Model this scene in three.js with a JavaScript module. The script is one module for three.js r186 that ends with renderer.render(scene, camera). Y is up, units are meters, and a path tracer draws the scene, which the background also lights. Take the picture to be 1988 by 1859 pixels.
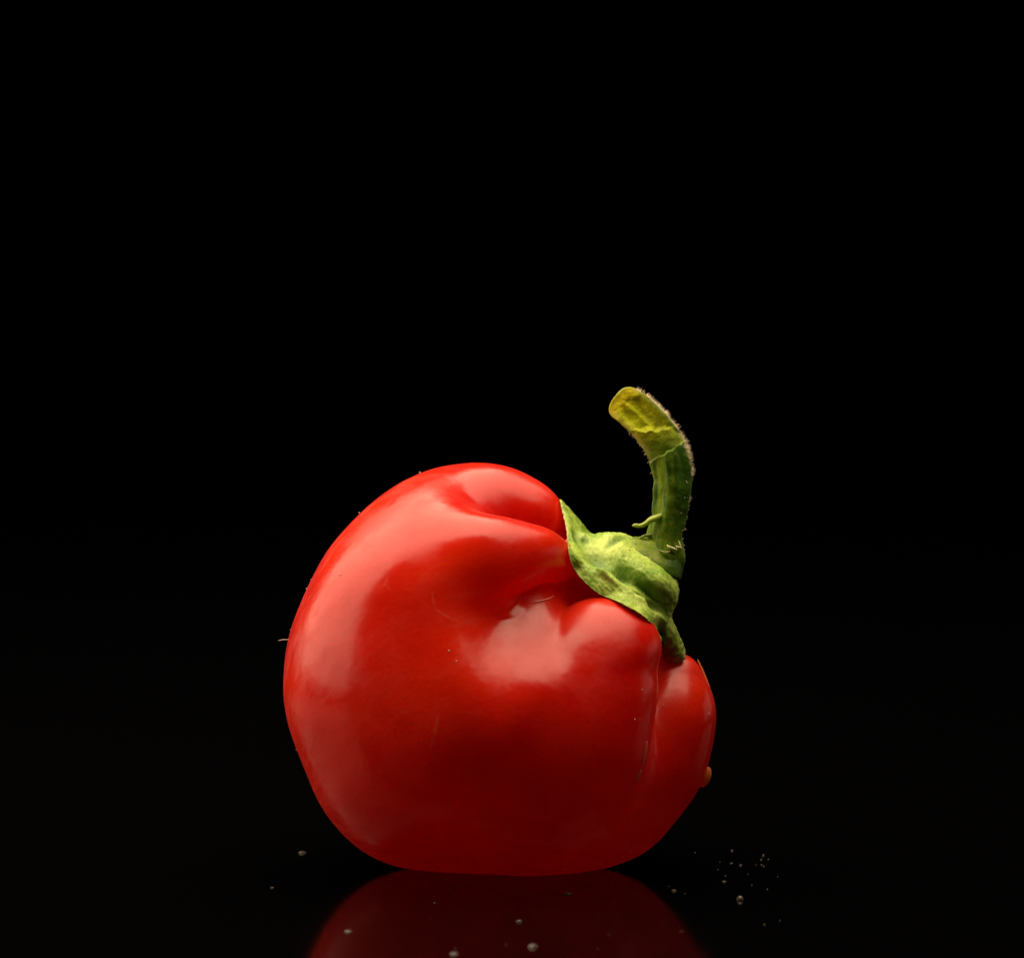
import * as THREE from 'three';
import { ImprovedNoise } from 'three/addons/math/ImprovedNoise.js';
import { RectAreaLightUniformsLib } from 'three/addons/lights/RectAreaLightUniformsLib.js';
import { mergeGeometries } from 'three/addons/utils/BufferGeometryUtils.js';
import { RoundedBoxGeometry } from 'three/addons/geometries/RoundedBoxGeometry.js';

// ------------------------------------------------------------------ camera, lamps, exposure
const W = 1024, H = 957;
const Q = 0.000103;                       // metres per modelling unit
const DIST = 0.8, PITCH = THREE.MathUtils.degToRad(5.6);
const CX = 994, CY = 929.5;               // the point of the modelling frame the camera looks at
const GY = 1692;                          // where the table stands in that frame
const scene = new THREE.Scene();
scene.background = new THREE.Color(0x000000);
const BX = new THREE.Vector3(1, 0, 0);
const BY = new THREE.Vector3(0, Math.cos(PITCH), -Math.sin(PITCH));
const BZ = new THREE.Vector3(0, Math.sin(PITCH), Math.cos(PITCH));
const origin = new THREE.Vector3(0, (GY - CY) * Math.cos(PITCH) * Q, 0);
const camera = new THREE.PerspectiveCamera(2 * Math.atan(1859 * Q / 2 / DIST) * 180 / Math.PI, W / H, 0.02, 20);
camera.position.copy(origin).addScaledVector(BZ, DIST);
camera.lookAt(origin);
camera.focus = DIST - 0.012;
camera.userData.fStop = 14;
scene.add(camera);

const renderer = new THREE.WebGLRenderer({ antialias: true });
renderer.setSize(W, H);
renderer.toneMapping = THREE.LinearToneMapping;
renderer.toneMappingExposure = 1.2;
renderer.shadowMap.enabled = true;
RectAreaLightUniformsLib.init();

function softbox(color, intensity, w, h, pos, target) {
  const l = new THREE.RectAreaLight(color, intensity, w, h);
  l.position.set(...pos); l.lookAt(...target); l.name = 'softbox_lamp';
  scene.add(l);
}
// a bank of softboxes arching from the left over the top, brightest overhead
for (let el = 3; el < 130; el += 9) {
  const curve = [[2, 2.8], [28, 4.6], [45, 6.4], [62, 7.6], [85, 8.2], [105, 7.4], [130, 4.0]];
  let i = 0; while (i < curve.length - 2 && el > curve[i + 1][0]) i++;
  const power = curve[i][1] + (curve[i + 1][1] - curve[i][1]) * (el - curve[i][0]) / (curve[i + 1][0] - curve[i][0]);
  const e = THREE.MathUtils.degToRad(el), R = 0.40, back = el > 110 ? 0.26 : 0.35, front = 0.11 + 0.06 * Math.min(1, Math.max(0, (el - 45) / 30)), z = (front - back) / 2;
  softbox(0xffe2c2, power * 0.84, back + front, 2 * R * Math.tan(THREE.MathUtils.degToRad(4.5)), [-R * Math.cos(e), 0.045 + R * Math.sin(e), z], [0, 0.045, z]);
}
softbox(0xffe0c8, 0.45, 0.25, 0.12, [0.40, 0.09, -0.16], [0.02, 0.05, 0.0]);

// ------------------------------------------------------------------ helpers
const noise = new ImprovedNoise();
const N3 = (x, y, z, s) => noise.noise(x / s + 31.7, y / s + 17.3, z / s + 5.9);
let seed = 20240611;
const rnd = () => { seed = (seed * 1664525 + 1013904223) >>> 0; return seed / 4294967296; };
const clamp = (x, a, b) => Math.min(b, Math.max(a, x));
const lerp = (a, b, t) => a + (b - a) * t;
const sstep = (a, b, x) => { const t = clamp((x - a) / (b - a), 0, 1); return t * t * (3 - 2 * t); };
const smin = (a, b, k) => { const h = Math.max(k - Math.abs(a - b), 0) / k; return Math.min(a, b) - h * h * h * k / 6; };
const smax = (a, b, k) => -smin(-a, -b, k);
// modelling frame (x right, y down, w towards the viewer's side) -> world
function toWorld(x, y, w, out = new THREE.Vector3()) {
  return out.copy(origin).addScaledVector(BX, (x - CX) * Q).addScaledVector(BY, (CY - y) * Q).addScaledVector(BZ, w * Q);
}
function tag(o, label, category, group, kind) {
  if (label) o.userData.label = label;
  if (category) o.userData.category = category;
  if (group) o.userData.group = group;
  if (kind) o.userData.kind = kind;
  return o;
}
function solid(name, geometry, material, parent = scene) {
  const m = new THREE.Mesh(geometry, material);
  m.name = name; m.castShadow = m.receiveShadow = true; parent.add(m);
  return m;
}
function spline(nodes, per) {             // [x, y, w, r] nodes -> finer list of the same
  const pts = nodes.map((n) => new THREE.Vector4(...n)), out = [];
  const cr = (a, b, c, d, t) => 0.5 * (2 * b + (c - a) * t + (2 * a - 5 * b + 4 * c - d) * t * t + (3 * b - a - 3 * c + d) * t * t * t);
  for (let i = 0; i < pts.length - 1; i++) {
    const a = pts[Math.max(i - 1, 0)], b = pts[i], c = pts[i + 1], d = pts[Math.min(i + 2, pts.length - 1)];
    for (let k = 0; k < per; k++) { const t = k / per; out.push(['x', 'y', 'z', 'w'].map((q) => cr(a[q], b[q], c[q], d[q], t))); }
  }
  out.push([...nodes[nodes.length - 1]]);
  return out;
}
// distance-like field of a sphere of changing radius swept along a smooth curve through [x, y, w, r] nodes
function sweep(nodes) {
  const n = nodes.length - 1, K = [];                // one cubic per span and coordinate
  for (let i = 0; i < n; i++) {
    const a = nodes[Math.max(i - 1, 0)], b = nodes[i], c = nodes[i + 1], d = nodes[Math.min(i + 2, n)], q = [];
    for (let j = 0; j < 4; j++) q.push(b[j], 0.5 * (c[j] - a[j]), a[j] - 2.5 * b[j] + 2 * c[j] - 0.5 * d[j], 0.5 * (3 * b[j] - a[j] - 3 * c[j] + d[j]));
    K.push(q);
  }
  const M = n * 3, coarse = [];
  const at = (T) => { const i = Math.min(n - 1, Math.max(0, Math.floor(T))), t = T - i, q = K[i]; return [0, 4, 8, 12].map((o) => q[o] + t * (q[o + 1] + t * (q[o + 2] + t * q[o + 3]))); };
  for (let k = 0; k <= M; k++) coarse.push(...at(k / 3));
  let X, Y, Z;
  const g = (T) => {
    const i = T >= n ? n - 1 : Math.floor(T), t = T - i, q = K[i];
    const dx = X - (q[0] + t * (q[1] + t * (q[2] + t * q[3]))), dy = Y - (q[4] + t * (q[5] + t * (q[6] + t * q[7]))), dz = Z - (q[8] + t * (q[9] + t * (q[10] + t * q[11])));
    return Math.sqrt(dx * dx + dy * dy + dz * dz) - (q[12] + t * (q[13] + t * (q[14] + t * q[15])));
  };
  return (x, y, z) => {
    let best = 1e9, at = 0;
    for (let k = 0, o = 0; k <= M; k++, o += 4) {
      const dx = x - coarse[o], dy = y - coarse[o + 1], dz = z - coarse[o + 2], d = Math.sqrt(dx * dx + dy * dy + dz * dz) - coarse[o + 3];
      if (d < best) { best = d; at = k; }
    }
    if (best > 260) return best;
    X = x; Y = y; Z = z;
    let T = at / 3, f1 = best, step = 1 / 3;
    for (let it = 0; it < 4; it++) {                 // parabola through three points, again with a smaller step
      const lo = Math.max(0, T - step), hi = Math.min(n, T + step), mid = (lo + hi) / 2;
      const f0 = g(lo), fm = g(mid), f2 = g(hi), den = f0 - 2 * fm + f2;
      T = den > 1e-9 ? clamp(mid + 0.25 * (hi - lo) * (f0 - f2) / den, lo, hi) : f0 < f2 ? lo : hi;
      step *= 0.35;
    }
    return Math.min(best, g(T));
  };
}
// surface nets of a distance-like field; vertices are then pulled onto the surface and take the field's gradient as normal
function surface(field, lo, hi, h, steps = 3, eps = 1) {
  const n = [0, 1, 2].map((i) => Math.ceil((hi[i] - lo[i]) / h) + 1), [nx, ny, nz] = n;
  const V = new Float32Array(nx * ny * nz).fill(1e3), C = 6, reach = C * h * 0.9 * 1.6;
  for (let z = 0; z < nz; z += C) for (let y = 0; y < ny; y += C) for (let x = 0; x < nx; x += C) {
    const d = field(lo[0] + (x + C / 2) * h, lo[1] + (y + C / 2) * h, lo[2] + (z + C / 2) * h), far = Math.abs(d) > reach;
    for (let k = z; k < Math.min(z + C, nz); k++) for (let j = y; j < Math.min(y + C, ny); j++) for (let i = x; i < Math.min(x + C, nx); i++)
      V[i + nx * (j + ny * k)] = far ? d : field(lo[0] + i * h, lo[1] + j * h, lo[2] + k * h);
  }
  const id = new Int32Array(nx * ny * nz).fill(-1), P = [], I = [];
  const off = [0, 1, nx, nx + 1, nx * ny, nx * ny + 1, nx * ny + nx, nx * ny + nx + 1];
  const edges = [[0, 1], [2, 3], [4, 5], [6, 7], [0, 2], [1, 3], [4, 6], [5, 7], [0, 4], [1, 5], [2, 6], [3, 7]];
  for (let k = 0; k < nz - 1; k++) for (let j = 0; j < ny - 1; j++) for (let i = 0; i < nx - 1; i++) {
    const at = i + nx * (j + ny * k);
    let neg = 0;
    for (const o of off) if (V[at + o] < 0) neg++;
    if (!neg || neg === 8) continue;
    let sx = 0, sy = 0, sz = 0, c = 0;
    for (const [a, b] of edges) {
      const va = V[at + off[a]], vb = V[at + off[b]];
      if ((va < 0) === (vb < 0)) continue;
      const t = va / (va - vb);
      sx += (a & 1) + t * ((b & 1) - (a & 1)); sy += ((a >> 1) & 1) + t * (((b >> 1) & 1) - ((a >> 1) & 1)); sz += (a >> 2) + t * ((b >> 2) - (a >> 2)); c++;
    }
    id[at] = P.length / 3;
    P.push(lo[0] + (i + sx / c) * h, lo[1] + (j + sy / c) * h, lo[2] + (k + sz / c) * h);
  }
  const D = [1, nx, nx * ny];
  for (let k = 1; k < nz - 1; k++) for (let j = 1; j < ny - 1; j++) for (let i = 1; i < nx - 1; i++) {
    const at = i + nx * (j + ny * k);
    for (let ax = 0; ax < 3; ax++) {
      const v0 = V[at], v1 = V[at + D[ax]];
      if ((v0 < 0) === (v1 < 0)) continue;
      const u = D[(ax + 1) % 3], v = D[(ax + 2) % 3], a = id[at], b = id[at - u], c = id[at - u - v], d = id[at - v];
      if (v0 < 0) I.push(a, b, c, a, c, d); else I.push(a, c, b, a, d, c);
    }
  }
  const nv = P.length / 3, Nn = new Float32Array(nv * 3), pos = new Float32Array(P);
  for (let q = 0; q < nv; q++) {
    let x = pos[q * 3], y = pos[q * 3 + 1], z = pos[q * 3 + 2], gx, gy, gz;
    const x0 = x, y0 = y, z0 = z;
    for (let s = 0; s <= steps; s++) {
      gx = field(x + eps, y, z) - field(x - eps, y, z); gy = field(x, y + eps, z) - field(x, y - eps, z); gz = field(x, y, z + eps) - field(x, y, z - eps);
      const g = Math.hypot(gx, gy, gz) || 1e-9;
      if (s < steps) { const m = clamp(field(x, y, z) / (g / (2 * eps)), -h, h); x -= gx / g * m; y -= gy / g * m; z -= gz / g * m; }
      else { Nn[q * 3] = gx / g; Nn[q * 3 + 1] = gy / g; Nn[q * 3 + 2] = gz / g; }
    }
    if (Math.hypot(x - x0, y - y0, z - z0) < 1.5 * h) { pos[q * 3] = x; pos[q * 3 + 1] = y; pos[q * 3 + 2] = z; }
  }
  return { pos, nor: Nn, index: I, count: nv };
}
// the result of surface() as a world geometry standing at `at`; the frame has y down, so the winding is turned round
function geometryOf(s, at) {
  const g = new THREE.BufferGeometry(), p = new Float32Array(s.count * 3), n = new Float32Array(s.count * 3), v = new THREE.Vector3();
  for (let i = 0; i < s.count; i++) {
    toWorld(s.pos[i * 3], s.pos[i * 3 + 1], s.pos[i * 3 + 2], v).sub(at); v.toArray(p, i * 3);
    v.set(0, 0, 0).addScaledVector(BX, s.nor[i * 3]).addScaledVector(BY, -s.nor[i * 3 + 1]).addScaledVector(BZ, s.nor[i * 3 + 2]); v.toArray(n, i * 3);
  }
  const idx = new Uint32Array(s.index.length);
  for (let i = 0; i < idx.length; i += 3) { idx[i] = s.index[i]; idx[i + 1] = s.index[i + 2]; idx[i + 2] = s.index[i + 1]; }
  g.setAttribute('position', new THREE.BufferAttribute(p, 3));
  g.setAttribute('normal', new THREE.BufferAttribute(n, 3));
  g.setIndex(new THREE.BufferAttribute(idx, 1));
  // whichever way the faces turned out, make them agree with the normals
  const a = new THREE.Vector3(), b = new THREE.Vector3(), c = new THREE.Vector3(), m = new THREE.Vector3();
  let agree = 0;
  for (let i = 0; i < Math.min(idx.length, 3000); i += 3) {
    a.fromArray(p, idx[i] * 3); b.fromArray(p, idx[i + 1] * 3).sub(a); c.fromArray(p, idx[i + 2] * 3).sub(a); m.fromArray(n, idx[i] * 3);
    agree += Math.sign(b.cross(c).dot(m));
  }
  if (agree < 0) for (let i = 0; i < idx.length; i += 3) { const t = idx[i + 1]; idx[i + 1] = idx[i + 2]; idx[i + 2] = t; }
  return g;
}

// ------------------------------------------------------------------ table
const tableMat = new THREE.MeshPhysicalMaterial({ color: new THREE.Color().setRGB(0.0006, 0.0006, 0.0007), roughness: 0.095, ior: 2.3, specularColor: new THREE.Color().setRGB(0.06, 0.06, 0.06) });
{
  const t = solid('table', new RoundedBoxGeometry(1.6, 0.018, 1.3, 4, 0.004), tableMat);
  t.position.set(0, -0.009, -0.1);
  tag(t, 'glossy black tabletop under the red pepper', 'table', null, 'structure');
}

// ------------------------------------------------------------------ pepper skin
const L1 = sweep([[1056, 1022, -10, 50], [1005, 996, -22, 80], [925, 1006, -24, 112], [825, 1085, -5, 170]]);
const L2 = sweep([[1087, 1094, 92, 35], [1026, 1072, 176, 60], [938, 1083, 208, 90], [830, 1135, 140, 150]]);
const LS = sweep([[1095, 1290, 120, 80], [1035, 1315, 192, 108], [930, 1360, 200, 130]]);
const LD = sweep([[1168, 1252, 138, 80], [1152, 1302, 160, 112], [1118, 1425, 168, 142], [1040, 1530, 110, 160]]);
const LC = sweep([[1154, 1252, 142, 88], [1080, 1318, 182, 94], [985, 1385, 212, 104]]);
const LE = sweep([[1300, 1335, 0, 66], [1284, 1412, 4, 106], [1225, 1488, -10, 142], [1120, 1530, 0, 160]]);
const B1 = sweep([[1120, 1110, -110, 44], [1050, 1100, -160, 90], [950, 1130, -180, 140], [850, 1200, -150, 150]]);
const B2 = sweep([[1215, 1235, -120, 75], [1180, 1330, -170, 115], [1110, 1430, -180, 150], [1030, 1510, -120, 160]]);
const LK = sweep([[940, 1260, 0, 150], [1060, 1200, -10, 110], [1160, 1160, -30, 72]]);   // the core behind the folds
const KX = 1215, KY = 1125, KW = 40;
function rawSkin(x, y, w) {
  const kd = Math.hypot(x - KX, y - KY, w - KW), f = sstep(110, 470, kd), k = lerp(14, 190, f);
  const ex = (x - 850) / 320, ey = (y - 1352) / 352, ew = w / 335, e = Math.hypot(ex, ey, ew);
  const eg = Math.hypot(ex / 320, ey / 352, ew / 335);
  let d = e < 0.05 ? -300 : e * (e - 1) / eg;
  const dL = smin(smin(L1(x, y, w), L2(x, y, w), lerp(7, 240, f ** 1.6)), B1(x, y, w), k);
  const dC = smin(LD(x, y, w), LC(x, y, w), lerp(60, 160, f));
  const dR = smin(smin(dC, LE(x, y, w), lerp(8, 120, sstep(150, 430, kd))), B2(x, y, w), k);
  d = smin(d, LS(x, y, w), lerp(60, 200, f));
  // the sloping shelf below the second fold
  const floor = Math.max(60, 203 - 0.42 * (x - 1030) + 0.8 * (y - 1150)) + 0.007 * Math.max(0, 985 - x) ** 2;
  d = smax(d, (w - floor) / 1.35, lerp(26, 110, sstep(1070, 930, x)));
  d = smin(d, LK(x, y, w), 24);
  d = smin(d, dL, lerp(8, 170, sstep(190, 540, kd)));
  d = smin(d, dR, lerp(10, 190, sstep(230, 600, kd)));
  return d;
}
// outline of the red body seen level from the front, clockwise from the top notch beside the calyx
const OUT = [[1095, 985], [1075, 955], [1040, 930], [1000, 910], [960, 900], [912, 898], [860, 905], [815, 918], [770, 940], [720, 975], [680, 1015], [640, 1062], [610, 1110], [585, 1165], [565, 1220], [553, 1280], [549, 1340], [555, 1390], [570, 1440], [590, 1490], [615, 1550], [640, 1590], [675, 1630], [715, 1660], [760, 1680], [820, 1692], [900, 1696], [1000, 1697], [1080, 1697], [1150, 1690], [1210, 1675], [1260, 1650], [1300, 1610], [1340, 1560], [1365, 1520], [1382, 1460], [1390, 1410], [1390, 1370], [1383, 1340], [1370, 1305], [1350, 1285], [1330, 1268]];
const PX = 960, PY = 1310, NA = 360;
const ang = (x, y) => (Math.atan2(y - PY, x - PX) / (2 * Math.PI) + 1) % 1 * NA;
function outlineRadius() {
  const r = new Float32Array(NA).fill(-1);
  for (let i = 0; i < OUT.length - 1; i++) for (let s = 0; s < 60; s++) {
    const x = lerp(OUT[i][0], OUT[i + 1][0], s / 60), y = lerp(OUT[i][1], OUT[i + 1][1], s / 60);
    r[Math.floor(ang(x, y)) % NA] = Math.hypot(x - PX, y - PY);
  }
  return r;
}
let ratio = new Float32Array(NA).fill(1);
function stretch(x, y) {
  const a = ang(x, y), i = Math.floor(a), t = a - i;
  return lerp(ratio[i % NA], ratio[(i + 1) % NA], t);
}
const unwarp = (x, y) => { const f = 1 / lerp(1, stretch(x, y), sstep(60, 390, Math.hypot(x - PX, y - PY))); return [PX + (x - PX) * f, PY + (y - PY) * f]; };
const smoothSkin = (x, y, w) => { const [a, b] = unwarp(x, y); return rawSkin(a, b, w); };
const target = outlineRadius();
for (let pass = 0; pass < 4; pass++) {
  const s = surface(smoothSkin, [500, 850, -420], [1440, 1740, 420], 9, 1), R = new Float32Array(NA);
  for (let i = 0; i < s.count; i++) {
    const f = 1 / (1 - s.pos[i * 3 + 2] * Q / DIST), x = CX + (s.pos[i * 3] - CX) * f, y = CY + (s.pos[i * 3 + 1] - CY) * f, a = Math.floor(ang(x, y)) % NA;
    R[a] = Math.max(R[a], Math.hypot(x - PX, y - PY));
  }
  const q = new Float32Array(NA);
  for (let i = 0; i < NA; i++) q[i] = target[i] > 0 ? target[i] / Math.max(R[i], R[(i + 1) % NA] * 0.0 + R[i]) : -1;
  for (let i = 0; i < NA; i++) if (q[i] < 0) {          // towards the calyx: between the two ends
    let a = i, b = i; while (q[(a + NA) % NA] < 0) a--; while (q[b % NA] < 0) b++;
    q[i] = -(10 + lerp(q[(a + NA) % NA], q[b % NA], (i - a) / (b - a)));
  }
  const nextRatio = new Float32Array(NA);
  for (let i = 0; i < NA; i++) {
    let t = 0, c = 0;
    for (let k = -12; k <= 12; k++) { let v = q[(i + k + NA) % NA]; if (v < 0) v = -v - 10; const g = Math.exp(-k * k / 40); t += v * g; c += g; }
    nextRatio[i] = ratio[i] * t / c;
  }
  ratio = nextRatio;
}
{ let lo = 9, hi = 0; for (const v of ratio) { lo = Math.min(lo, v); hi = Math.max(hi, v); } console.log('outline stretch', lo.toFixed(3), hi.toFixed(3)); }
function skinField(x, y, w) {
  let d = smoothSkin(x, y, w);
  if (d > 30 || d < -30) return d;
  if (w > 0) { const u = (x - 984) / 30, v = (y - 1172) / 19, q = u * u + v * v; if (q < 1.6) d -= 2.0 * sstep(1.5, 0.2, q); }
  d += 2.2 * N3(x, y, w, 150) + 0.4 * N3(x, y, w, 46) + 0.10 * N3(x, y, w, 13);
  return d;
}
// depth of the skin in front of (x, y)
function skinDepth(x, y) {
  let w = 430;
  for (let i = 0; i < 160 && w > -420; i++) { const d = smoothSkin(x, y, w); if (d < 0.4) return w; w -= Math.max(d * 0.7, 0.5); }
  return null;
}
const skinMesh = surface(skinField, [500, 850, -420], [1440, 1740, 420], 3, 3, 1.2);
const foot = toWorld(960, 1690, 0).setY(0);
{
  let low = 9; const v = new THREE.Vector3();
  for (let i = 0; i < skinMesh.count; i++) low = Math.min(low, toWorld(skinMesh.pos[i * 3], skinMesh.pos[i * 3 + 1], skinMesh.pos[i * 3 + 2], v).y);
  console.log('lowest point of the pepper above the table (mm)', (low * 1000).toFixed(2), 'verts', skinMesh.count);
}
const pepper = new THREE.Group();
pepper.name = 'bell_pepper'; pepper.position.copy(foot); scene.add(pepper);
tag(pepper, 'glossy red bell pepper lying tilted on the black table, its green stem pointing up', 'bell pepper');

// tiling grain for the skin: value noise on wrapped lattices
function wrapNoise(n, cells, sd) {
  const g = new Float32Array(cells * cells); let q = sd >>> 0;
  for (let i = 0; i < g.length; i++) { q = (q * 1664525 + 1013904223) >>> 0; g[i] = q / 4294967296; }
  return (x, y) => {
    const u = x / n * cells, v = y / n * cells, i = Math.floor(u), j = Math.floor(v), a = sstep(0, 1, u - i), b = sstep(0, 1, v - j);
    const G = (p, r) => g[((p % cells) + cells) % cells + (((r % cells) + cells) % cells) * cells];
    return lerp(lerp(G(i, j), G(i + 1, j), a), lerp(G(i, j + 1), G(i + 1, j + 1), a), b);
  };
}
function dataTexture(n, f, repeat) {
  const d = new Uint8Array(n * n * 4);
  for (let y = 0; y < n; y++) for (let x = 0; x < n; x++) { const v = clamp(Math.round(f(x, y) * 255), 0, 255), o = (x + y * n) * 4; d[o] = d[o + 1] = d[o + 2] = v; d[o + 3] = 255; }
  const t = new THREE.DataTexture(d, n, n); t.wrapS = t.wrapT = THREE.RepeatWrapping; t.magFilter = THREE.LinearFilter; t.repeat.set(repeat, repeat); t.needsUpdate = true;
  return t;
}
const TN = 768;
const nA = wrapNoise(TN, 96, 1), nB = wrapNoise(TN, 40, 2), nC = wrapNoise(TN, 14, 3), nD = wrapNoise(TN, 5, 4), nE = wrapNoise(TN, 190, 5);
const grain = dataTexture(TN, (x, y) => 0.34 * nA(x, y) + 0.40 * nB(x, y) + 0.26 * nE(x, y), 1 / 0.04);
const gloss = dataTexture(TN, (x, y) => 0.50 + 0.50 * sstep(0.25, 0.85, 0.45 * nC(x, y) + 0.35 * nD(x, y) + 0.2 * nB(x, y)), 1 / 0.053);

const skinMat = new THREE.MeshPhysicalMaterial({ color: 0xffffff, vertexColors: true, roughness: 1, specularIntensity: 0.03, transmission: 0.37, clearcoat: 1, clearcoatRoughness: 0.38, clearcoatRoughnessMap: gloss, bumpMap: grain, bumpScale: 0.000028, ior: 1.4 });
const skinGeo = geometryOf(skinMesh, foot);
{
  // chart of the skin: distance from the stem end and direction round the stem's axis, in metres
  const n = skinMesh.count, uv = new Float32Array(n * 2), col = new Float32Array(n * 3);
  const ax = new THREE.Vector3(0.757, -0.605, 0.24).normalize(), e1 = new THREE.Vector3(0, 0, 1).addScaledVector(ax, -ax.z).normalize(), e2 = new THREE.Vector3().crossVectors(ax, e1), p = new THREE.Vector3();
  // pale scuffs and scratches: x0, y0, x1, y1, half width, strength
  const scuffs = [[857, 1366, 850, 1402, 3.2, 0.30], [850, 1400, 841, 1434, 2.2, 0.18], [845, 1138, 849, 1166, 2.6, 0.16], [851, 1172, 884, 1191, 2.4, 0.2], [884, 1191, 905, 1186, 2, 0.14], [764, 1108, 752, 1132, 3, 0.14], [758, 1126, 770, 1140, 2.2, 0.12], [1228, 1378, 1238, 1379, 1.4, 0.3], [1262, 1332, 1270, 1326, 1.3, 0.35], [600, 1440, 616, 1482, 5, 0.05], [566, 1330, 578, 1398, 5, 0.07], [860, 1150, 955, 1140, 9, 0.05], [870, 1205, 948, 1188, 8, 0.06], [790, 1362, 806, 1358, 1.5, 0.16]];
  for (let i = 0; i < n; i++) {
    const x = skinMesh.pos[i * 3], y = skinMesh.pos[i * 3 + 1], w = skinMesh.pos[i * 3 + 2];
    p.set(x - 940, y - 1320, w).normalize();
    const th = Math.acos(clamp(p.dot(ax), -1, 1)) * 380 * Q, az = Math.atan2(p.dot(e2), p.dot(e1));
    uv[i * 2] = th * Math.cos(az) + 0.5; uv[i * 2 + 1] = th * Math.sin(az) + 0.5;
    const t = 0.5 + 0.9 * N3(x, y, w, 210) + 0.4 * N3(x, y, w, 60) + 0.3 * N3(x, y, w, 8);
    col[i * 3] = lerp(0.58, 0.70, t); col[i * 3 + 1] = lerp(0.007, 0.021, t); col[i * 3 + 2] = lerp(0.0014, 0.0008, t);
    if (w > 0) for (const [a, b, c, d, r, q] of scuffs) {
      const f = clamp(((x - a) * (c - a) + (y - b) * (d - b)) / ((c - a) ** 2 + (d - b) ** 2), 0, 1), e = Math.hypot(x - a - f * (c - a), y - b - f * (d - b)) / (r * (0.7 + 0.8 * N3(x, y, 7, 9)));
      const m = q * Math.exp(-e * e) * Math.min(1, 0.25 + 3 * f * (1 - f));
      if (m > 0.005) { col[i * 3] = lerp(col[i * 3], 0.85, m); col[i * 3 + 1] = lerp(col[i * 3 + 1], 0.30, m); col[i * 3 + 2] = lerp(col[i * 3 + 2], 0.20, m); }
    }
  }
  skinGeo.setAttribute('uv', new THREE.BufferAttribute(uv, 2));
  skinGeo.setAttribute('color', new THREE.BufferAttribute(col, 3));
}
const skin = solid('skin', skinGeo, skinMat, pepper);

// ------------------------------------------------------------------ calyx
const ANG = [0, 30, 55, 80, 105, 130, 150, 168, 180];
function crv(list, t) {                                    // smooth curve through a list of arrays
  const n = list.length - 1, i = clamp(Math.floor(t), 0, n - 1), f = t - i, a = list[Math.max(i - 1, 0)], b = list[i], c = list[i + 1], d = list[Math.min(i + 2, n)];
  return b.map((_, q) => 0.5 * (2 * b[q] + (c[q] - a[q]) * f + (2 * a[q] - 5 * b[q] + 4 * c[q] - d[q]) * f * f + (3 * b[q] - a[q] - 3 * c[q] + d[q]) * f * f * f));
}
function angIndex(a) { let i = 0; while (i < ANG.length - 2 && a > ANG[i + 1]) i++; return i + (a - ANG[i]) / (ANG[i + 1] - ANG[i]); }
// rings: [points at ANG, w of the middle, depth factor]; lofted into a closed sleeve round the stem's axis
function sleeve(rings, na, per, shape, paint) {
  const nf = na / 2, R = rings.map(({ pts, w0 = 0, fw = 1, lift }) => {
    const T = pts[0], B = pts[pts.length - 1], rho = Math.hypot(B[0] - T[0], B[1] - T[1]) / 2, ux = (B[0] - T[0]) / (2 * rho), uy = (B[1] - T[1]) / (2 * rho), out = [];
    for (let i = 0; i < na; i++) {
      const back = i > nf, a = (back ? na - i : i) / nf * 180, p = crv(pts, angIndex(a)), s = Math.sin(a * Math.PI / 180);
      let x = p[0], y = p[1], w = w0 + rho * fw * s;
      if (lift && !back) w = lift(x, y, w, a);
      if (back) { const t = (x - T[0]) * ux + (y - T[1]) * uy, cx = T[0] + ux * t, cy = T[1] + uy * t; x = cx + 0.12 * (cx - x); y = cy + 0.12 * (cy - y); w = w0 - rho * fw * s; }
      out.push([x, y, w]);
    }
    if (lift) { const q = out.map((p) => p[2]), K = Math.round(na / 90); for (let i = 0; i < na; i++) { let t = 0; for (let k = -K; k <= K; k++) t += q[(i + k + na) % na]; out[i][2] = t / (2 * K + 1); } }
    return out;
  });
  const nr = (R.length - 1) * per + 1, P = [];
  for (let r = 0; r < nr; r++) for (let i = 0; i < na; i++) P.push(crv(R.map((q) => q[i]), r / per));
  const I = [];
  for (let r = 0; r < nr - 1; r++) for (let i = 0; i < na; i++) { const a = r * na + i, b = r * na + (i + 1) % na, c = a + na, d = b + na; I.push(a, b, c, b, d, c); }
  const build = () => {
    const g = new THREE.BufferGeometry(), f = new Float32Array(P.length * 3), v = new THREE.Vector3();
    P.forEach((p, i) => toWorld(p[0], p[1], p[2], v).sub(foot).toArray(f, i * 3));
    g.setAttribute('position', new THREE.BufferAttribute(f, 3)); g.setIndex(I); g.computeVertexNormals();
    return g;
  };
  let g = build();
  // normals must look outwards
  const mid = P.reduce((q, p) => [q[0] + p[0] / P.length, q[1] + p[1] / P.length, q[2] + p[2] / P.length], [0, 0, 0]);
  const mw = toWorld(...mid).sub(foot), nn = g.attributes.normal, pp = g.attributes.position;
  let sgn = 0;
  for (let i = 0; i < P.length; i += 37) sgn += (pp.getX(i) - mw.x) * nn.getX(i) + (pp.getY(i) - mw.y) * nn.getY(i) + (pp.getZ(i) - mw.z) * nn.getZ(i);
  if (sgn < 0) { for (let i = 0; i < I.length; i += 3) { const t = I[i + 1]; I[i + 1] = I[i + 2]; I[i + 2] = t; } g = build(); }
  const N = g.attributes.normal, q = new THREE.Vector3(), ring = (i) => Math.floor(i / na) / per, col = new Float32Array(P.length * 3);
  P.forEach((p, i) => {
    const d = shape(p[0], p[1], p[2], ring(i));
    q.fromBufferAttribute(N, i);
    const c = paint(p[0], p[1], p[2], ring(i)); col.set(c, i * 3);
    p[0] += q.dot(BX) * d; p[1] -= q.dot(BY) * d; p[2] += q.dot(BZ) * d;
  });
  g = build(); g.setAttribute('color', new THREE.BufferAttribute(col, 3));
  return g;
}
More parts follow.
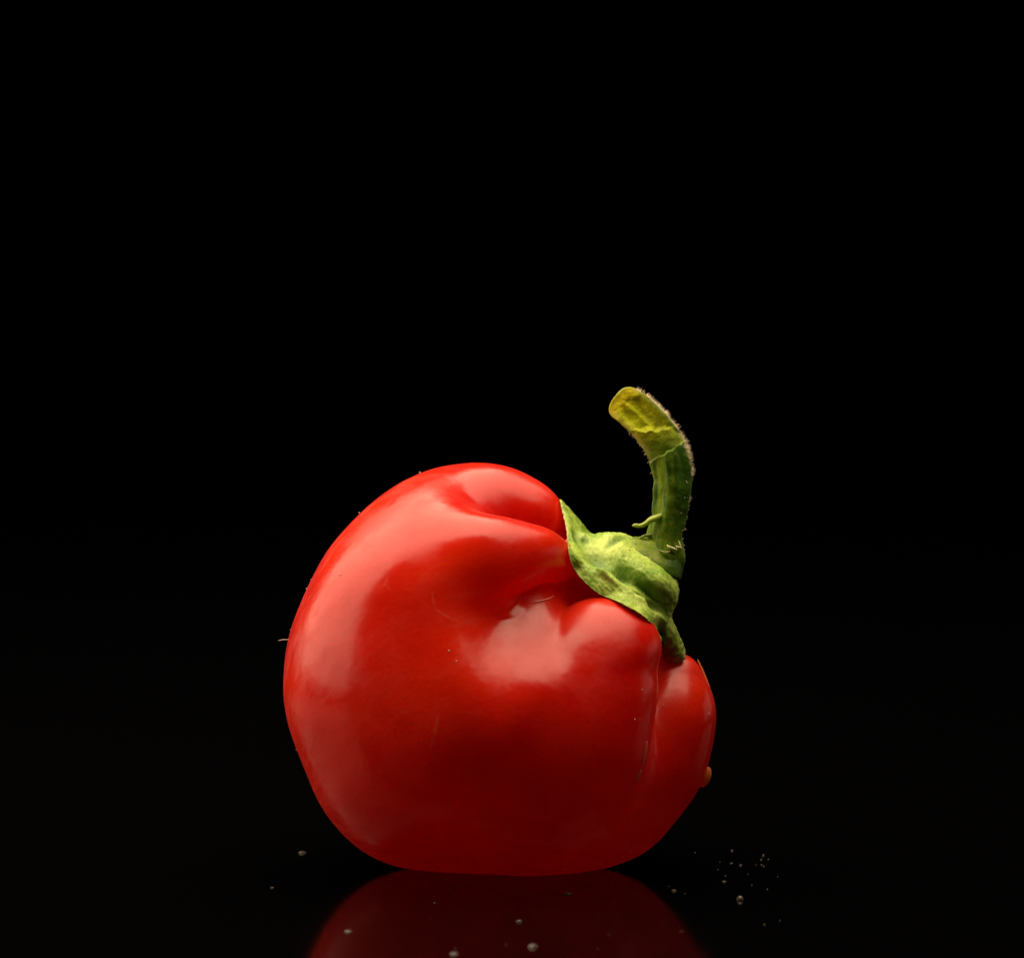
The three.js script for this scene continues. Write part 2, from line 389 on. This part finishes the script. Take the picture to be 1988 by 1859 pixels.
// hollows of the calyx: x, y, half length, half width, angle, depth
const DENTS = [[1160, 1082, 34, 16, 0.45, 9], [1211, 1110, 34, 15, 0.75, 13], [1252, 1140, 40, 10, 0.8, 9], [1262, 1172, 24, 10, 0.7, 7], [1118, 1040, 16, 6, 1.2, 4], [1286, 1226, 20, 7, 1.1, 6], [1192, 1056, 24, 6, -0.4, 3], [1134, 1050, 10, 6, 0.4, 4], [1296, 1256, 14, 6, 0.9, 4], [1236, 1150, 16, 6, 0.5, 4]];
const BUMPS = [[1136, 1046, 18, 9, 0.5, 5], [1188, 1052, 34, 18, 0.3, 7], [1272, 1128, 44, 24, 0.9, 10], [1240, 1160, 34, 9, 0.75, 6], [1275, 1195, 22, 10, 0.8, 5], [1170, 1108, 26, 8, 0.7, 5]];
const blob = (l, x, y) => { const c = Math.cos(l[4]), s = Math.sin(l[4]), u = ((x - l[0]) * c + (y - l[1]) * s) / l[2], v = (-(x - l[0]) * s + (y - l[1]) * c) / l[3]; return Math.exp(-(u * u + v * v) * 1.3); };
const wrinkle = (x, y, w) => {
  const u = x * 0.62 + y * 0.78, v = -x * 0.78 + y * 0.62;                        // along and across the rim
  return 2.6 * N3(u, v * 1.6, w, 40) + 1.3 * N3(u, v * 2.2, w, 15) + 0.8 * N3(u, v * 2, w, 6.5);
};
const calyxShape = (x, y, w, r) => {
  const front = sstep(-30, 40, w);
  let d = wrinkle(x, y, w);
  for (const l of DENTS) d -= 2.0 * l[5] * blob(l, x, y) * front;
  for (const l of BUMPS) d += 1.8 * l[5] * blob(l, x, y) * front;
  return d * sstep(0.6, 1.6, r) + (r < 1.6 ? 1.2 * N3(x, y, w, 9) : 0);
};
const mix3 = (a, b, t) => a.map((v, i) => lerp(v, b[i], clamp(t, 0, 1)));
const calyxPaint = (x, y, w, r) => {
  const front = sstep(-30, 40, w), u = x * 0.62 + y * 0.78, v = -x * 0.78 + y * 0.62;
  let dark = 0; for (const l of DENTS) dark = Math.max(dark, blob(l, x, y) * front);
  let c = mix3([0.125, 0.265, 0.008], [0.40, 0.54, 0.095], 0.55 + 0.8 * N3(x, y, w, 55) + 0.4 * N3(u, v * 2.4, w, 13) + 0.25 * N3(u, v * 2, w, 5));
  c = mix3(c, [0.05, 0.13, 0.004], dark * 0.9);  // shading of the hollows painted in as darker green
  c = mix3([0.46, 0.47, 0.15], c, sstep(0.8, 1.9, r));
  c = mix3(c, [0.12, 0.20, 0.012], sstep(1225, 1310, x) * sstep(1120, 1160, y) * sstep(1260, 1215, y) * 0.5);  // fold shadow under the hump painted into the green
  if (r < 1.5) c = mix3(c, [0.55, 0.30, 0.20], Math.exp(-(((y - 1030) / 34) ** 2)) * 0.5);
  return c;
};
const drape = (lift) => (x, y, w, a) => {
  const s = skinDepth(x, y);
  return s === null ? w : Math.max(w - 14, Math.min(s + lift, w + 45));
};
const rim = [[1086, 968], [1099, 1030], [1107, 1092], [1150, 1141], [1202, 1165], [1250, 1195], [1275, 1236], [1296, 1271], [1328, 1270]];
const calyxGreen = new THREE.MeshPhysicalMaterial({ color: 0xffffff, vertexColors: true, roughness: 0.55, specularIntensity: 0.7, ior: 1.45, side: THREE.DoubleSide });
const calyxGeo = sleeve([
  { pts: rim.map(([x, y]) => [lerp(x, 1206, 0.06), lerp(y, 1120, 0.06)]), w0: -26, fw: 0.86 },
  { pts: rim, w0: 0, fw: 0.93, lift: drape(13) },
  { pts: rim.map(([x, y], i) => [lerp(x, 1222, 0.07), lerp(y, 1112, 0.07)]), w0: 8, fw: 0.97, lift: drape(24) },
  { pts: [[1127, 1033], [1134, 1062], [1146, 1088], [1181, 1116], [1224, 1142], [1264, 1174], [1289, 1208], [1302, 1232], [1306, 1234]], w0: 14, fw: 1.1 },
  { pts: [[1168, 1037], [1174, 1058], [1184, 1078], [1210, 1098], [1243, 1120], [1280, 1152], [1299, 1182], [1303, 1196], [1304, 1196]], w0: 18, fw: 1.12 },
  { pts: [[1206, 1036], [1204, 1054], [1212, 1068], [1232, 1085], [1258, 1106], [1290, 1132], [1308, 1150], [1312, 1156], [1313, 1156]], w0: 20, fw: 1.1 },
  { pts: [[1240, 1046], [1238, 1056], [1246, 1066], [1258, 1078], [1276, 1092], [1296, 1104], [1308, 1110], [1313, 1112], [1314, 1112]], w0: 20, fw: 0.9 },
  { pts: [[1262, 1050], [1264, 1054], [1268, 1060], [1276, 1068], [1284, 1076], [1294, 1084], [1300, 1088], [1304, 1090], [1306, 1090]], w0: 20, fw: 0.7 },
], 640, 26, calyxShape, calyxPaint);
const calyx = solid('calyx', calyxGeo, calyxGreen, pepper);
calyx.userData.label = 'pale wrinkled green calyx over the pepper shoulder';

// the darker sheath round the foot of the stem
const sheathGreen = new THREE.MeshPhysicalMaterial({ color: 0xffffff, vertexColors: true, roughness: 0.45, specularIntensity: 0.5, ior: 1.45, side: THREE.DoubleSide });
const sheathGeo = sleeve([
  { pts: [[1236, 1052], [1238, 1058], [1247, 1070], [1262, 1086], [1280, 1100], [1300, 1112], [1314, 1118], [1319, 1120], [1320, 1120]], w0: 20, fw: 0.84 },
  { pts: [[1224, 1046], [1226, 1054], [1234, 1068], [1252, 1090], [1275, 1106], [1300, 1116], [1316, 1121], [1321, 1122], [1322, 1122]], w0: 20, fw: 1.02 },
  { pts: [[1227, 1042], [1232, 1049], [1244, 1062], [1264, 1080], [1286, 1094], [1306, 1102], [1319, 1104], [1324, 1102], [1326, 1098]], w0: 20, fw: 0.98 },
  { pts: [[1240, 1042], [1248, 1047], [1258, 1054], [1274, 1066], [1290, 1076], [1306, 1082], [1318, 1080], [1323, 1074], [1324, 1066]], w0: 20, fw: 0.85 },
  { pts: [[1254, 1042], [1260, 1046], [1268, 1050], [1280, 1056], [1292, 1060], [1304, 1062], [1313, 1060], [1318, 1056], [1320, 1050]], w0: 18, fw: 0.8 },
  { pts: [[1264, 1040], [1268, 1042], [1274, 1046], [1284, 1050], [1293, 1053], [1302, 1054], [1309, 1052], [1313, 1050], [1314, 1048]], w0: 16, fw: 0.7 },
], 320, 12, (x, y, w, r) => 1.3 * N3(x, y, w, 22) + 0.5 * N3(x, y, w, 7), (x, y, w) => mix3(mix3([0.06, 0.13, 0.003], [0.15, 0.22, 0.005], 0.5 + N3(x, y, w, 24) + 0.4 * N3(x, y, w, 8)), [0.010, 0.05, 0.002], sstep(1255, 1310, x) * sstep(1045, 1075, y) * 0.8));
const sheath = solid('stem_sheath', sheathGeo, sheathGreen, pepper);
sheath.userData.label = 'dark green sheath folded round the foot of the stem';

// ------------------------------------------------------------------ stem
const stemLine = [[1289, 1085, 18, 40], [1290, 1045, 17, 33], [1299, 1003, 15, 32], [1306, 955, 12, 35.5], [1305, 910, 10, 38], [1292, 868, 8, 40], [1268, 832, 8, 39], [1242, 804, 8, 37], [1217, 784, 8, 35]];
const stemSweep = sweep(stemLine);
const stemFine = spline(stemLine, 10);
function alongStem(x, y) {                                   // [distance from the tip, offset to the right-hand side, radius]
  let best = 1e9, at = 0;
  for (let i = 0; i < stemFine.length; i++) { const d = (x - stemFine[i][0]) ** 2 + (y - stemFine[i][1]) ** 2; if (d < best) { best = d; at = i; } }
  const a = stemFine[Math.max(at - 1, 0)], b = stemFine[Math.min(at + 1, stemFine.length - 1)], l = Math.hypot(b[0] - a[0], b[1] - a[1]), tx = (b[0] - a[0]) / l, ty = (b[1] - a[1]) / l;
  const s = ((x - stemFine[at][0]) * tx + (y - stemFine[at][1]) * ty) + at * (322 / (stemFine.length - 1));
  return [345 - s, (x - stemFine[at][0]) * -ty + (y - stemFine[at][1]) * tx, stemFine[at][3]];
}
const jag = (x, y) => 7 * N3(x, y, 3, 16) + 4 * N3(x, y, 9, 7);
function cutDepth(x, y, info) {
  const [s, o, r] = info, side = Math.abs(o) / r, u = o / r;
  const upper = sstep(6, -6, s - 104 - 26 * u + jag(x, y)), lower = sstep(5, -5, s - 156 + 6 * u + 0.6 * jag(x, y));
  const hollow = sstep(1.2, 0.7, Math.hypot((u + 0.04) / 0.70, Math.max(0, 52 - s) / 36) + 0.05 * N3(x, y, 4, 9));
  const groove = upper * hollow * (-6 + 3.5 * Math.exp(-((u + 0.1) ** 2) / 0.02) + 2 * N3(x, y, 6, 26));
  const uCut = 20 + 8 * sstep(30, 110, s) + groove - 7 * sstep(34, 0, s), lCut = 8 + Math.sqrt(Math.max(0, r * r - o * o)) - 5 + 2.5 * N3(x, y, 8, 22);
  return lerp(60, lerp(lCut, uCut, upper), lower) + 0.9 * N3(x, y, 1, 12) + 0.6 * N3(x * 1.6, y, 5, 5);
}
const stemField = (x, y, w) => {
  let d = stemSweep(x, y, w);
  if (d > 14 || d < -40) return d;
  const info = alongStem(x, y), a = Math.atan2(w - 12, info[1]);
  d += 2.4 * Math.cos(5 * a + 0.8) + 0.7 * Math.cos(11 * a + 2) * sstep(130, 170, info[0]) + 2.6 * N3(x, y, w, 26) + 0.55 * N3(x * 1.8, y * 0.6, w * 1.8, 8) + 0.3 * N3(x, y, w, 4);
  d = smax(d, (x - 1189) * -0.78 + (y - 779) * -0.62 - 3, 18);
  return smax(d, w - cutDepth(x, y, info), 2.5);
};
const stemMesh = surface(stemField, [1165, 735, -50], [1365, 1130, 75], 1.5, 2, 0.8);
const stemGeo = geometryOf(stemMesh, foot);
{
  const n = stemMesh.count, col = new Float32Array(n * 3);
  for (let i = 0; i < n; i++) {
    const x = stemMesh.pos[i * 3], y = stemMesh.pos[i * 3 + 1], w = stemMesh.pos[i * 3 + 2], info = alongStem(x, y), [s, o, r] = info;
    const cut = sstep(2.5, 0.8, cutDepth(x, y, info) - w), a = Math.atan2(w - 12, o);
    const stripe = 0.5 + 0.5 * Math.sin(a * 9 + 3 * N3(x, y * 0.4, w, 40)) * 0.8 + 0.9 * N3(x * 2.5, y * 0.3, w * 2.5, 18);
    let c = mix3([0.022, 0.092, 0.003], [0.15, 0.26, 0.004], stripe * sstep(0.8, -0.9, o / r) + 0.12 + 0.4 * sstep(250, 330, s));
    c = mix3(c, [0.26, 0.29, 0.01], sstep(0.25, 0.9, N3(x, y, w, 11) + 0.2) * 0.3);
    // flesh laid open by the slanting cut, yellow towards the tip
    let f = mix3([0.55, 0.62, 0.004], [0.36, 0.42, 0.002], sstep(40, 125, s + 14 * N3(x, y, 1, 20)));
    f = mix3(f, [0.66, 0.60, 0.010], sstep(34, 10, s));
    f = mix3(f, [0.24, 0.26, 0.002], 0.75 * Math.exp(-(((o / r) - 0.22 + 0.3 * N3(x, y, 2, 40)) ** 2) / 0.03) * sstep(20, 50, s));
    f = mix3(f, [0.085, 0.17, 0.003], sstep(92, 150, s - 20 * o / r) * 0.95);
    f = mix3(f, [0.22, 0.36, 0.010], sstep(0.62, 0.85, o / r) * sstep(30, 70, s));
    c = mix3(c, f, cut);
    // pale frayed skin along the outer edge of the upper stem
    const pale = sstep(0.80, 0.97, o / r) * sstep(190, 150, s) * (1 - 0.7 * cut) * (0.65 + N3(x, y, w, 9));
    c = mix3(c, [0.62, 0.56, 0.36], pale);
    const edge = sstep(3, 0.5, Math.abs(cutDepth(x, y, info) - w - 1.5)) * sstep(0.7, 0.9, Math.abs(o / r)) * sstep(170, 120, s);
    c = mix3(c, [0.66, 0.56, 0.22], edge * 0.3);
    col.set(c, i * 3);
  }
  stemGeo.setAttribute('color', new THREE.BufferAttribute(col, 3));
}
const stemMat = new THREE.MeshPhysicalMaterial({ color: 0xffffff, vertexColors: true, roughness: 0.6, specularIntensity: 0.35, ior: 1.4, transmission: 0.35 });
const stem = solid('stem', stemGeo, stemMat, pepper);
stem.userData.label = 'bent green stem, cut on a slant to its yellow inside';

// a bent tapering strip through [x, y, w, r] points, in the frame of `parent` standing at foot
function strip(nodes, sides, per, flat = 1) {
  const L = spline(nodes, per), P = [], I = [], v = new THREE.Vector3();
  L.forEach((c, i) => {
    const a = L[Math.max(i - 1, 0)], b = L[Math.min(i + 1, L.length - 1)], t = new THREE.Vector3(b[0] - a[0], b[1] - a[1], b[2] - a[2]).normalize();
    const e1 = new THREE.Vector3(0, 0, 1).addScaledVector(t, -t.z).normalize(), e2 = new THREE.Vector3().crossVectors(t, e1);
    for (let k = 0; k < sides; k++) { const q = k / sides * 2 * Math.PI, r = Math.max(c[3], 0.02), p = [0, 1, 2].map((j) => c[j] + r * (Math.cos(q) * e1.getComponent(j) + flat * Math.sin(q) * e2.getComponent(j))); toWorld(...p, v).sub(foot); P.push(v.x, v.y, v.z); }
  });
  for (let i = 0; i < L.length - 1; i++) for (let k = 0; k < sides; k++) { const a = i * sides + k, b = i * sides + (k + 1) % sides; I.push(a, b, a + sides, b, b + sides, a + sides); }
  for (let k = 1; k < sides - 1; k++) { I.push(0, k + 1, k); const o = (L.length - 1) * sides; I.push(o, o + k, o + k + 1); }
  const g = new THREE.BufferGeometry(); g.setAttribute('position', new THREE.Float32BufferAttribute(P, 3)); g.setIndex(I); g.computeVertexNormals();
  return g;
}
const peelMat = new THREE.MeshPhysicalMaterial({ color: new THREE.Color().setRGB(0.34, 0.46, 0.03), roughness: 0.6, transmission: 0.3, side: THREE.DoubleSide });
{
  const g = strip([[1282, 1178, 62, 9], [1288, 1200, 66, 13], [1293, 1220, 64, 16.5], [1299, 1240, 56, 19.5], [1304, 1256, 46, 21.5], [1307, 1268, 38, 22.5], [1308, 1275, 34, 21.5]], 40, 10);
  const p = g.attributes.position, n = g.attributes.normal, c = new Float32Array(p.count * 3), v = new THREE.Vector3(), d = new THREE.Vector3();
  for (let i = 0; i < p.count; i++) {
    v.fromBufferAttribute(p, i).add(foot).sub(origin); d.fromBufferAttribute(n, i);
    const x = v.dot(BX) / Q + CX, y = CY - v.dot(BY) / Q, w = v.dot(BZ) / Q, h = 2.4 * N3(x * 2, y * 0.7, w, 17) + 1.3 * N3(x * 1.5, y, w, 7) + wrinkle(x, y, w) * 0.5;
    p.setXYZ(i, p.getX(i) + d.x * h * Q, p.getY(i) + d.y * h * Q, p.getZ(i) + d.z * h * Q);
    let k = mix3([0.10, 0.20, 0.008], [0.38, 0.47, 0.09], 0.5 + 0.2 * h); k = mix3(k, [0.40, 0.22, 0.10], sstep(1268, 1277, y) * 0.7);
    c.set(k, i * 3);
  }
  g.setAttribute('color', new THREE.BufferAttribute(c, 3)); g.computeVertexNormals();
  solid('calyx_lobe', g, calyxGreen, calyx);
}
solid('torn_strip', strip([[1282, 1000, 38, 6], [1272, 1005, 42, 9], [1262, 1009, 43, 9], [1252, 1016, 42, 6.5], [1241, 1020, 40, 5.5], [1232, 1019, 40, 5], [1226, 1020, 40, 1.2]], 10, 5, 0.7), peelMat, stem);
solid('torn_strip', strip([[1262, 1038, 30, 5], [1250, 1040, 33, 4.5], [1243, 1043, 34, 3], [1238, 1045, 34, 0.5]], 6, 4, 0.7), peelMat, stem);
const fibreMat = new THREE.MeshPhysicalMaterial({ color: new THREE.Color().setRGB(0.58, 0.60, 0.30), roughness: 0.6, side: THREE.DoubleSide });
for (const f of [
  [[1293, 1056, 58, 0.6], [1296, 1060, 59, 4.2], [1306, 1064, 55, 4.2], [1313, 1066, 51, 1.2]], [[1310, 1058, 52, 0.6], [1314, 1061, 50, 3.6], [1321, 1062, 42, 0.8]],
  [[1273, 1064, 63, 0.5], [1284, 1069, 64, 1.4], [1294, 1070, 62, 1.6], [1300, 1068, 58, 0.5]], [[1316, 1048, 40, 0.5], [1318, 1055, 40, 3], [1321, 1064, 38, 2.4], [1322, 1072, 36, 0.5]],
  [[1318, 1034, 30, 0.5], [1321, 1026, 30, 2.6], [1324, 1016, 28, 2.2], [1327, 1004, 26, 0.5]], [[1311, 1108, 40, 2], [1315, 1115, 36, 3.4], [1318, 1121, 34, 2.6], [1317, 1124, 34, 0.6]],
  [[1299, 1192, 46, 1], [1300, 1202, 44, 4], [1302, 1214, 40, 5], [1304, 1224, 36, 2]],
]) solid('torn_fibre', strip(f, 6, 4, 0.6), fibreMat, stem);

// fuzz: short pale hairs along the outer edge of the upper stem, a few elsewhere
{
  const parts = [], up = new THREE.Vector3(0, 1, 0), v = new THREE.Vector3(), n = new THREE.Vector3();
  for (let tries = 0; tries < 60000 && parts.length < 680; tries++) {
    const i = Math.floor(rnd() * stemMesh.count), x = stemMesh.pos[i * 3], y = stemMesh.pos[i * 3 + 1], w = stemMesh.pos[i * 3 + 2], nx = stemMesh.nor[i * 3], ny = stemMesh.nor[i * 3 + 1], nw = stemMesh.nor[i * 3 + 2];
    const [s, o, r] = alongStem(x, y);
    let p = 0;
    if (s > 20 && s < 200 && o > 0.72 * r && nw < 0.75) p = 1;
    else if (s >= 200 && s < 330 && o > 0.55 * r) p = 0.12;
    else if (o < -0.8 * r && nw < 0.7 && s > 60) p = 0.10;
    else if (s > 190) p = 0.006;
    if (rnd() > p * sstep(-0.25, 0.35, N3(x, y, w, 13))) continue;
    const len = (3.5 + 7 * rnd()) * (p === 1 ? 1 : 0.7), g = new THREE.ConeGeometry((0.4 + 0.35 * rnd()) * Q, len * Q, 4, 2); g.translate(0, len * Q / 2, 0);
    const pa = g.attributes.position, bend = (rnd() - 0.5) * 0.9; for (let q = 0; q < pa.count; q++) { const h = pa.getY(q) / (len * Q); pa.setX(q, pa.getX(q) + bend * h * h * len * Q); }
    n.set(0, 0, 0).addScaledVector(BX, nx + (rnd() - 0.5) * 0.8).addScaledVector(BY, -ny + (rnd() - 0.5) * 0.8).addScaledVector(BZ, nw + (rnd() - 0.5) * 0.8).normalize();
    g.applyQuaternion(new THREE.Quaternion().setFromUnitVectors(up, n));
    toWorld(x, y, w, v).sub(foot); g.translate(v.x, v.y, v.z); parts.push(g);
  }
  const fuzz = solid('stem_fuzz', mergeGeometries(parts), new THREE.MeshPhysicalMaterial({ color: new THREE.Color().setRGB(0.86, 0.80, 0.58), roughness: 0.6, transmission: 0.3 }), stem);
  fuzz.userData.kind = 'stuff';
}

// ------------------------------------------------------------------ water, fibres and dust
const waterMat = new THREE.MeshPhysicalMaterial({ color: 0xffffff, roughness: 0.05, transmission: 1, ior: 1.33 });
const refractedRedMat = new THREE.MeshPhysicalMaterial({ color: new THREE.Color().setRGB(1.0, 0.26, 0.05), roughness: 0.08, transmission: 0.55, ior: 1.33 });  // clear water; orange colour paints in the pepper red refracted through it
const grad = (x, y, w) => { const e = 1, g = [skinField(x + e, y, w) - skinField(x - e, y, w), skinField(x, y + e, w) - skinField(x, y - e, w), skinField(x, y, w + e) - skinField(x, y, w - e)], l = Math.hypot(...g); return g.map((q) => q / l); };
// a drop sitting on the skin: length along `dir`, width across, height outwards
const wetSheenMat = new THREE.MeshPhysicalMaterial({ color: new THREE.Color().setRGB(0.9, 0.34, 0.28), roughness: 0.35, transmission: 0.72, ior: 1.33 });  // wet skin; the pale colour paints in the reflection along the crease
function skinDrop(label, x, y, w, len, wid, high, dir, material = waterMat) {
  const n = grad(x, y, w), d = skinField(x, y, w); const c = [x - n[0] * d, y - n[1] * d, w - n[2] * d];
  const nw = new THREE.Vector3().addScaledVector(BX, n[0]).addScaledVector(BY, -n[1]).addScaledVector(BZ, n[2]);
  const t = new THREE.Vector3().addScaledVector(BX, dir[0]).addScaledVector(BY, -dir[1]).addScaledVector(BZ, dir[2] ?? 0); t.addScaledVector(nw, -t.dot(nw)).normalize();
  const b = new THREE.Vector3().crossVectors(t, nw), g = new THREE.SphereGeometry(1, 40, 24);
  const p = g.attributes.position; for (let i = 0; i < p.count; i++) if (p.getZ(i) < 0) p.setZ(i, p.getZ(i) * 0.25);
  g.applyMatrix4(new THREE.Matrix4().makeBasis(t.clone().multiplyScalar(len * Q), b.multiplyScalar(wid * Q), nw.clone().multiplyScalar(high * Q)));
  g.computeVertexNormals();
  const m = solid('water_drop', g, material); toWorld(...c, m.position);
  return tag(m, label, 'water drop');
}
const frontW = (x, y) => skinDepth(x, y) ?? 0;
skinDrop('large hanging water drop on the lower right edge of the red pepper', 1370, 1508, 0, 21, 12, 13, [-0.45, 0.9], refractedRedMat);
skinDrop('long thin water film just below the lower calyx tip, on the right edge', 1363, 1312, 8, 34, 8, 3, [0.5, 0.85], refractedRedMat);
skinDrop('small water drop on the right lobe, upper of two beads near its right edge', 1373, 1386, frontW(1373, 1386), 6, 3.4, 2.6, [0.1, 1]);
skinDrop('tiny water bead on the right lobe, directly under a small bead', 1371, 1398, frontW(1371, 1398), 2.8, 2.4, 2, [0.1, 1]);
skinDrop('long wet streak of water in the crease between the front and right lobes', 1243, 1448, frontW(1243, 1448), 27, 6, 4, [0.08, 1], wetSheenMat);
skinDrop('small water bead right of the upper part of the wet streak in the crease', 1262, 1436, frontW(1262, 1436), 6, 5, 2.5, [0.3, 1]);
skinDrop('tiny water bead beside the wet streak, just below another bead', 1258, 1450, frontW(1258, 1450), 5, 4, 2.2, [0.3, 1]);
skinDrop('faint smear of water at the lower end of the crease between two lobes', 1232, 1490, frontW(1232, 1490), 14, 8, 2, [-0.4, 1], wetSheenMat);

// drops on the table, found where the eye meets the tabletop
const onTable = (x, y) => { const p = toWorld(x, y, 0), d = p.clone().sub(camera.position); return camera.position.clone().addScaledVector(d, -camera.position.y / d.y); };
const beadMat = new THREE.MeshPhysicalMaterial({ color: new THREE.Color().setRGB(0.7, 0.64, 0.54), roughness: 0.08, transmission: 0.93, thickness: 0.002, ior: 1.33 });  // clear water; pale colour stands in for the softbox glints on the drops
function tableDrop(label, x, y, r, high) {
  const g = new THREE.SphereGeometry(1, 28, 14, 0, Math.PI * 2, 0, Math.PI / 2), p = g.attributes.position;
  for (let i = 0; i < p.count; i++) { const a = Math.atan2(p.getZ(i), p.getX(i)), k = 1 + 0.10 * Math.sin(2 * a + x) + 0.06 * Math.sin(3 * a + y); p.setXYZ(i, p.getX(i) * r * 0.66 * Q * k, p.getY(i) * high * 0.62 * Q, p.getZ(i) * r * 0.66 * Q * k); }
  g.computeVertexNormals();
  const m = solid('water_drop', g, beadMat); m.position.copy(onTable(x, y)).setY(0.00002);
  return tag(m, label, 'water drop');
}
tableDrop('small bright water drop on the black table, left of the pepper', 586, 1656, 9, 6);
tableDrop('dim tiny water drop on the table at the far left, below the brighter left one', 528, 1723, 5, 3);
tableDrop('bright water drop on the dark reflection just under the pepper, right of its middle', 1103, 1735, 10, 7);
tableDrop('small water drop on the table where the reflection of the right lobe begins', 1308, 1729, 7, 5);
tableDrop('largest water drop on the bare table, right of the reflection', 1437, 1746, 11, 12);
tableDrop('flat wide water drop on the table, above the largest right-hand drop', 1406, 1711, 8, 3);
tableDrop('round water drop on the red reflection, below the middle of the pepper', 1008, 1789, 8, 6);
tableDrop('large blurred water drop on the red reflection near the bottom edge', 1034, 1838, 13, 9);
tableDrop('faint water drop cut by the bottom edge, on the red reflection', 882, 1852, 11, 6);
tableDrop('small bright water drop far back on the table at the right', 1438, 1679, 5, 3);
tableDrop('thin flat water drop far back on the table, beside the bright far drop', 1420, 1675, 5, 2);
tableDrop('faint water drop on the bright left part of the red reflection', 676, 1808, 11, 5);

const dustMat = new THREE.MeshPhysicalMaterial({ color: new THREE.Color().setRGB(0.5, 0.45, 0.38), roughness: 0.7 });
{
  const fibre = solid('lint_fibre', strip([[566, 1239, 2, 0.9], [558, 1241, 4, 0.8], [550, 1241, 5, 0.7], [544, 1242.5, 6, 0.6], [540, 1242, 6, 0.3]], 5, 4), dustMat);
  fibre.position.copy(foot); tag(fibre, 'fine pale fibre sticking out from the left edge of the pepper', 'fibre');
  const flake = solid('skin_flake', strip([[1036, 1163, 0, 0.6], [1046, 1161, 0.5, 2.4], [1058, 1158, 1, 2.4], [1066, 1155.5, 2, 1.8], [1073, 1152, 3.5, 0.4]].map(([x, y, l, r]) => [x, y, frontW(x, y) + l, r]), 6, 5, 0.7), new THREE.MeshPhysicalMaterial({ color: new THREE.Color().setRGB(0.95, 0.62, 0.5), roughness: 0.6, transmission: 0.55 }), skin);
  flake.userData.label = 'pale curled flake of skin';
  const motes = [], v = new THREE.Vector3();
  const mote = (p, r) => { const g = new THREE.IcosahedronGeometry(r * Q, 0); g.scale(1, 0.6 + 0.5 * rnd(), 1); g.rotateY(rnd() * 6); g.translate(p.x, p.y, p.z); motes.push(g); };
  for (const [x, y, r] of [[1421, 1652, 2.2], [1482, 1661, 2.4], [1478, 1669, 2], [1492, 1668, 1.6], [1479, 1679, 1.6], [1468, 1679, 1.2], [1394, 1688, 1.3], [1409, 1700, 1.6], [1460, 1718, 1.4], [1350, 1655, 1.3], [1298, 1720, 1.4], [1215, 1730, 1.2], [1452, 1697, 1], [1510, 1702, 1.4], [1490, 1726, 1.5], [1330, 1735, 1.2]]) mote(onTable(x, y).setY(r * Q * 0.4), r * 0.55);
  for (let i = 0; i < 6; i++) { const r = 0.4 + 0.5 * rnd(); mote(onTable(1240 + 280 * rnd(), 1640 + 190 * rnd()).setY(r * Q * 0.5), r); }
  for (let i = 0; i < 8; i++) { const r = 0.4 + 0.7 * rnd(); mote(onTable(480 + 760 * rnd(), 1735 + 120 * rnd()).setY(r * Q * 0.5), r); }
  for (const [x, y, r] of [[877, 1248, 1.6], [891, 1267, 1.3], [667, 1110, 1.8], [1224, 1380, 1.8], [1284, 1362, 1.2], [1238, 1325, 1.2]]) { toWorld(x, y, frontW(x, y) + 0.5, v); mote(v, r); }
  for (const [x, y, r] of [[815, 917, 1.6], [697, 995, 1.4], [604, 1125, 1.3], [595, 1142, 1.5], [564, 1222, 1.3], [575, 1455, 1.2], [600, 1512, 1.1], [612, 1532, 1.4], [757, 1677, 1.8]]) { toWorld(x, y, 0, v); mote(v, r); }
  tag(solid('dust', mergeGeometries(motes), dustMat), 'pale specks of dust scattered over the table and pepper', 'dust', null, 'stuff');
}

renderer.render(scene, camera);
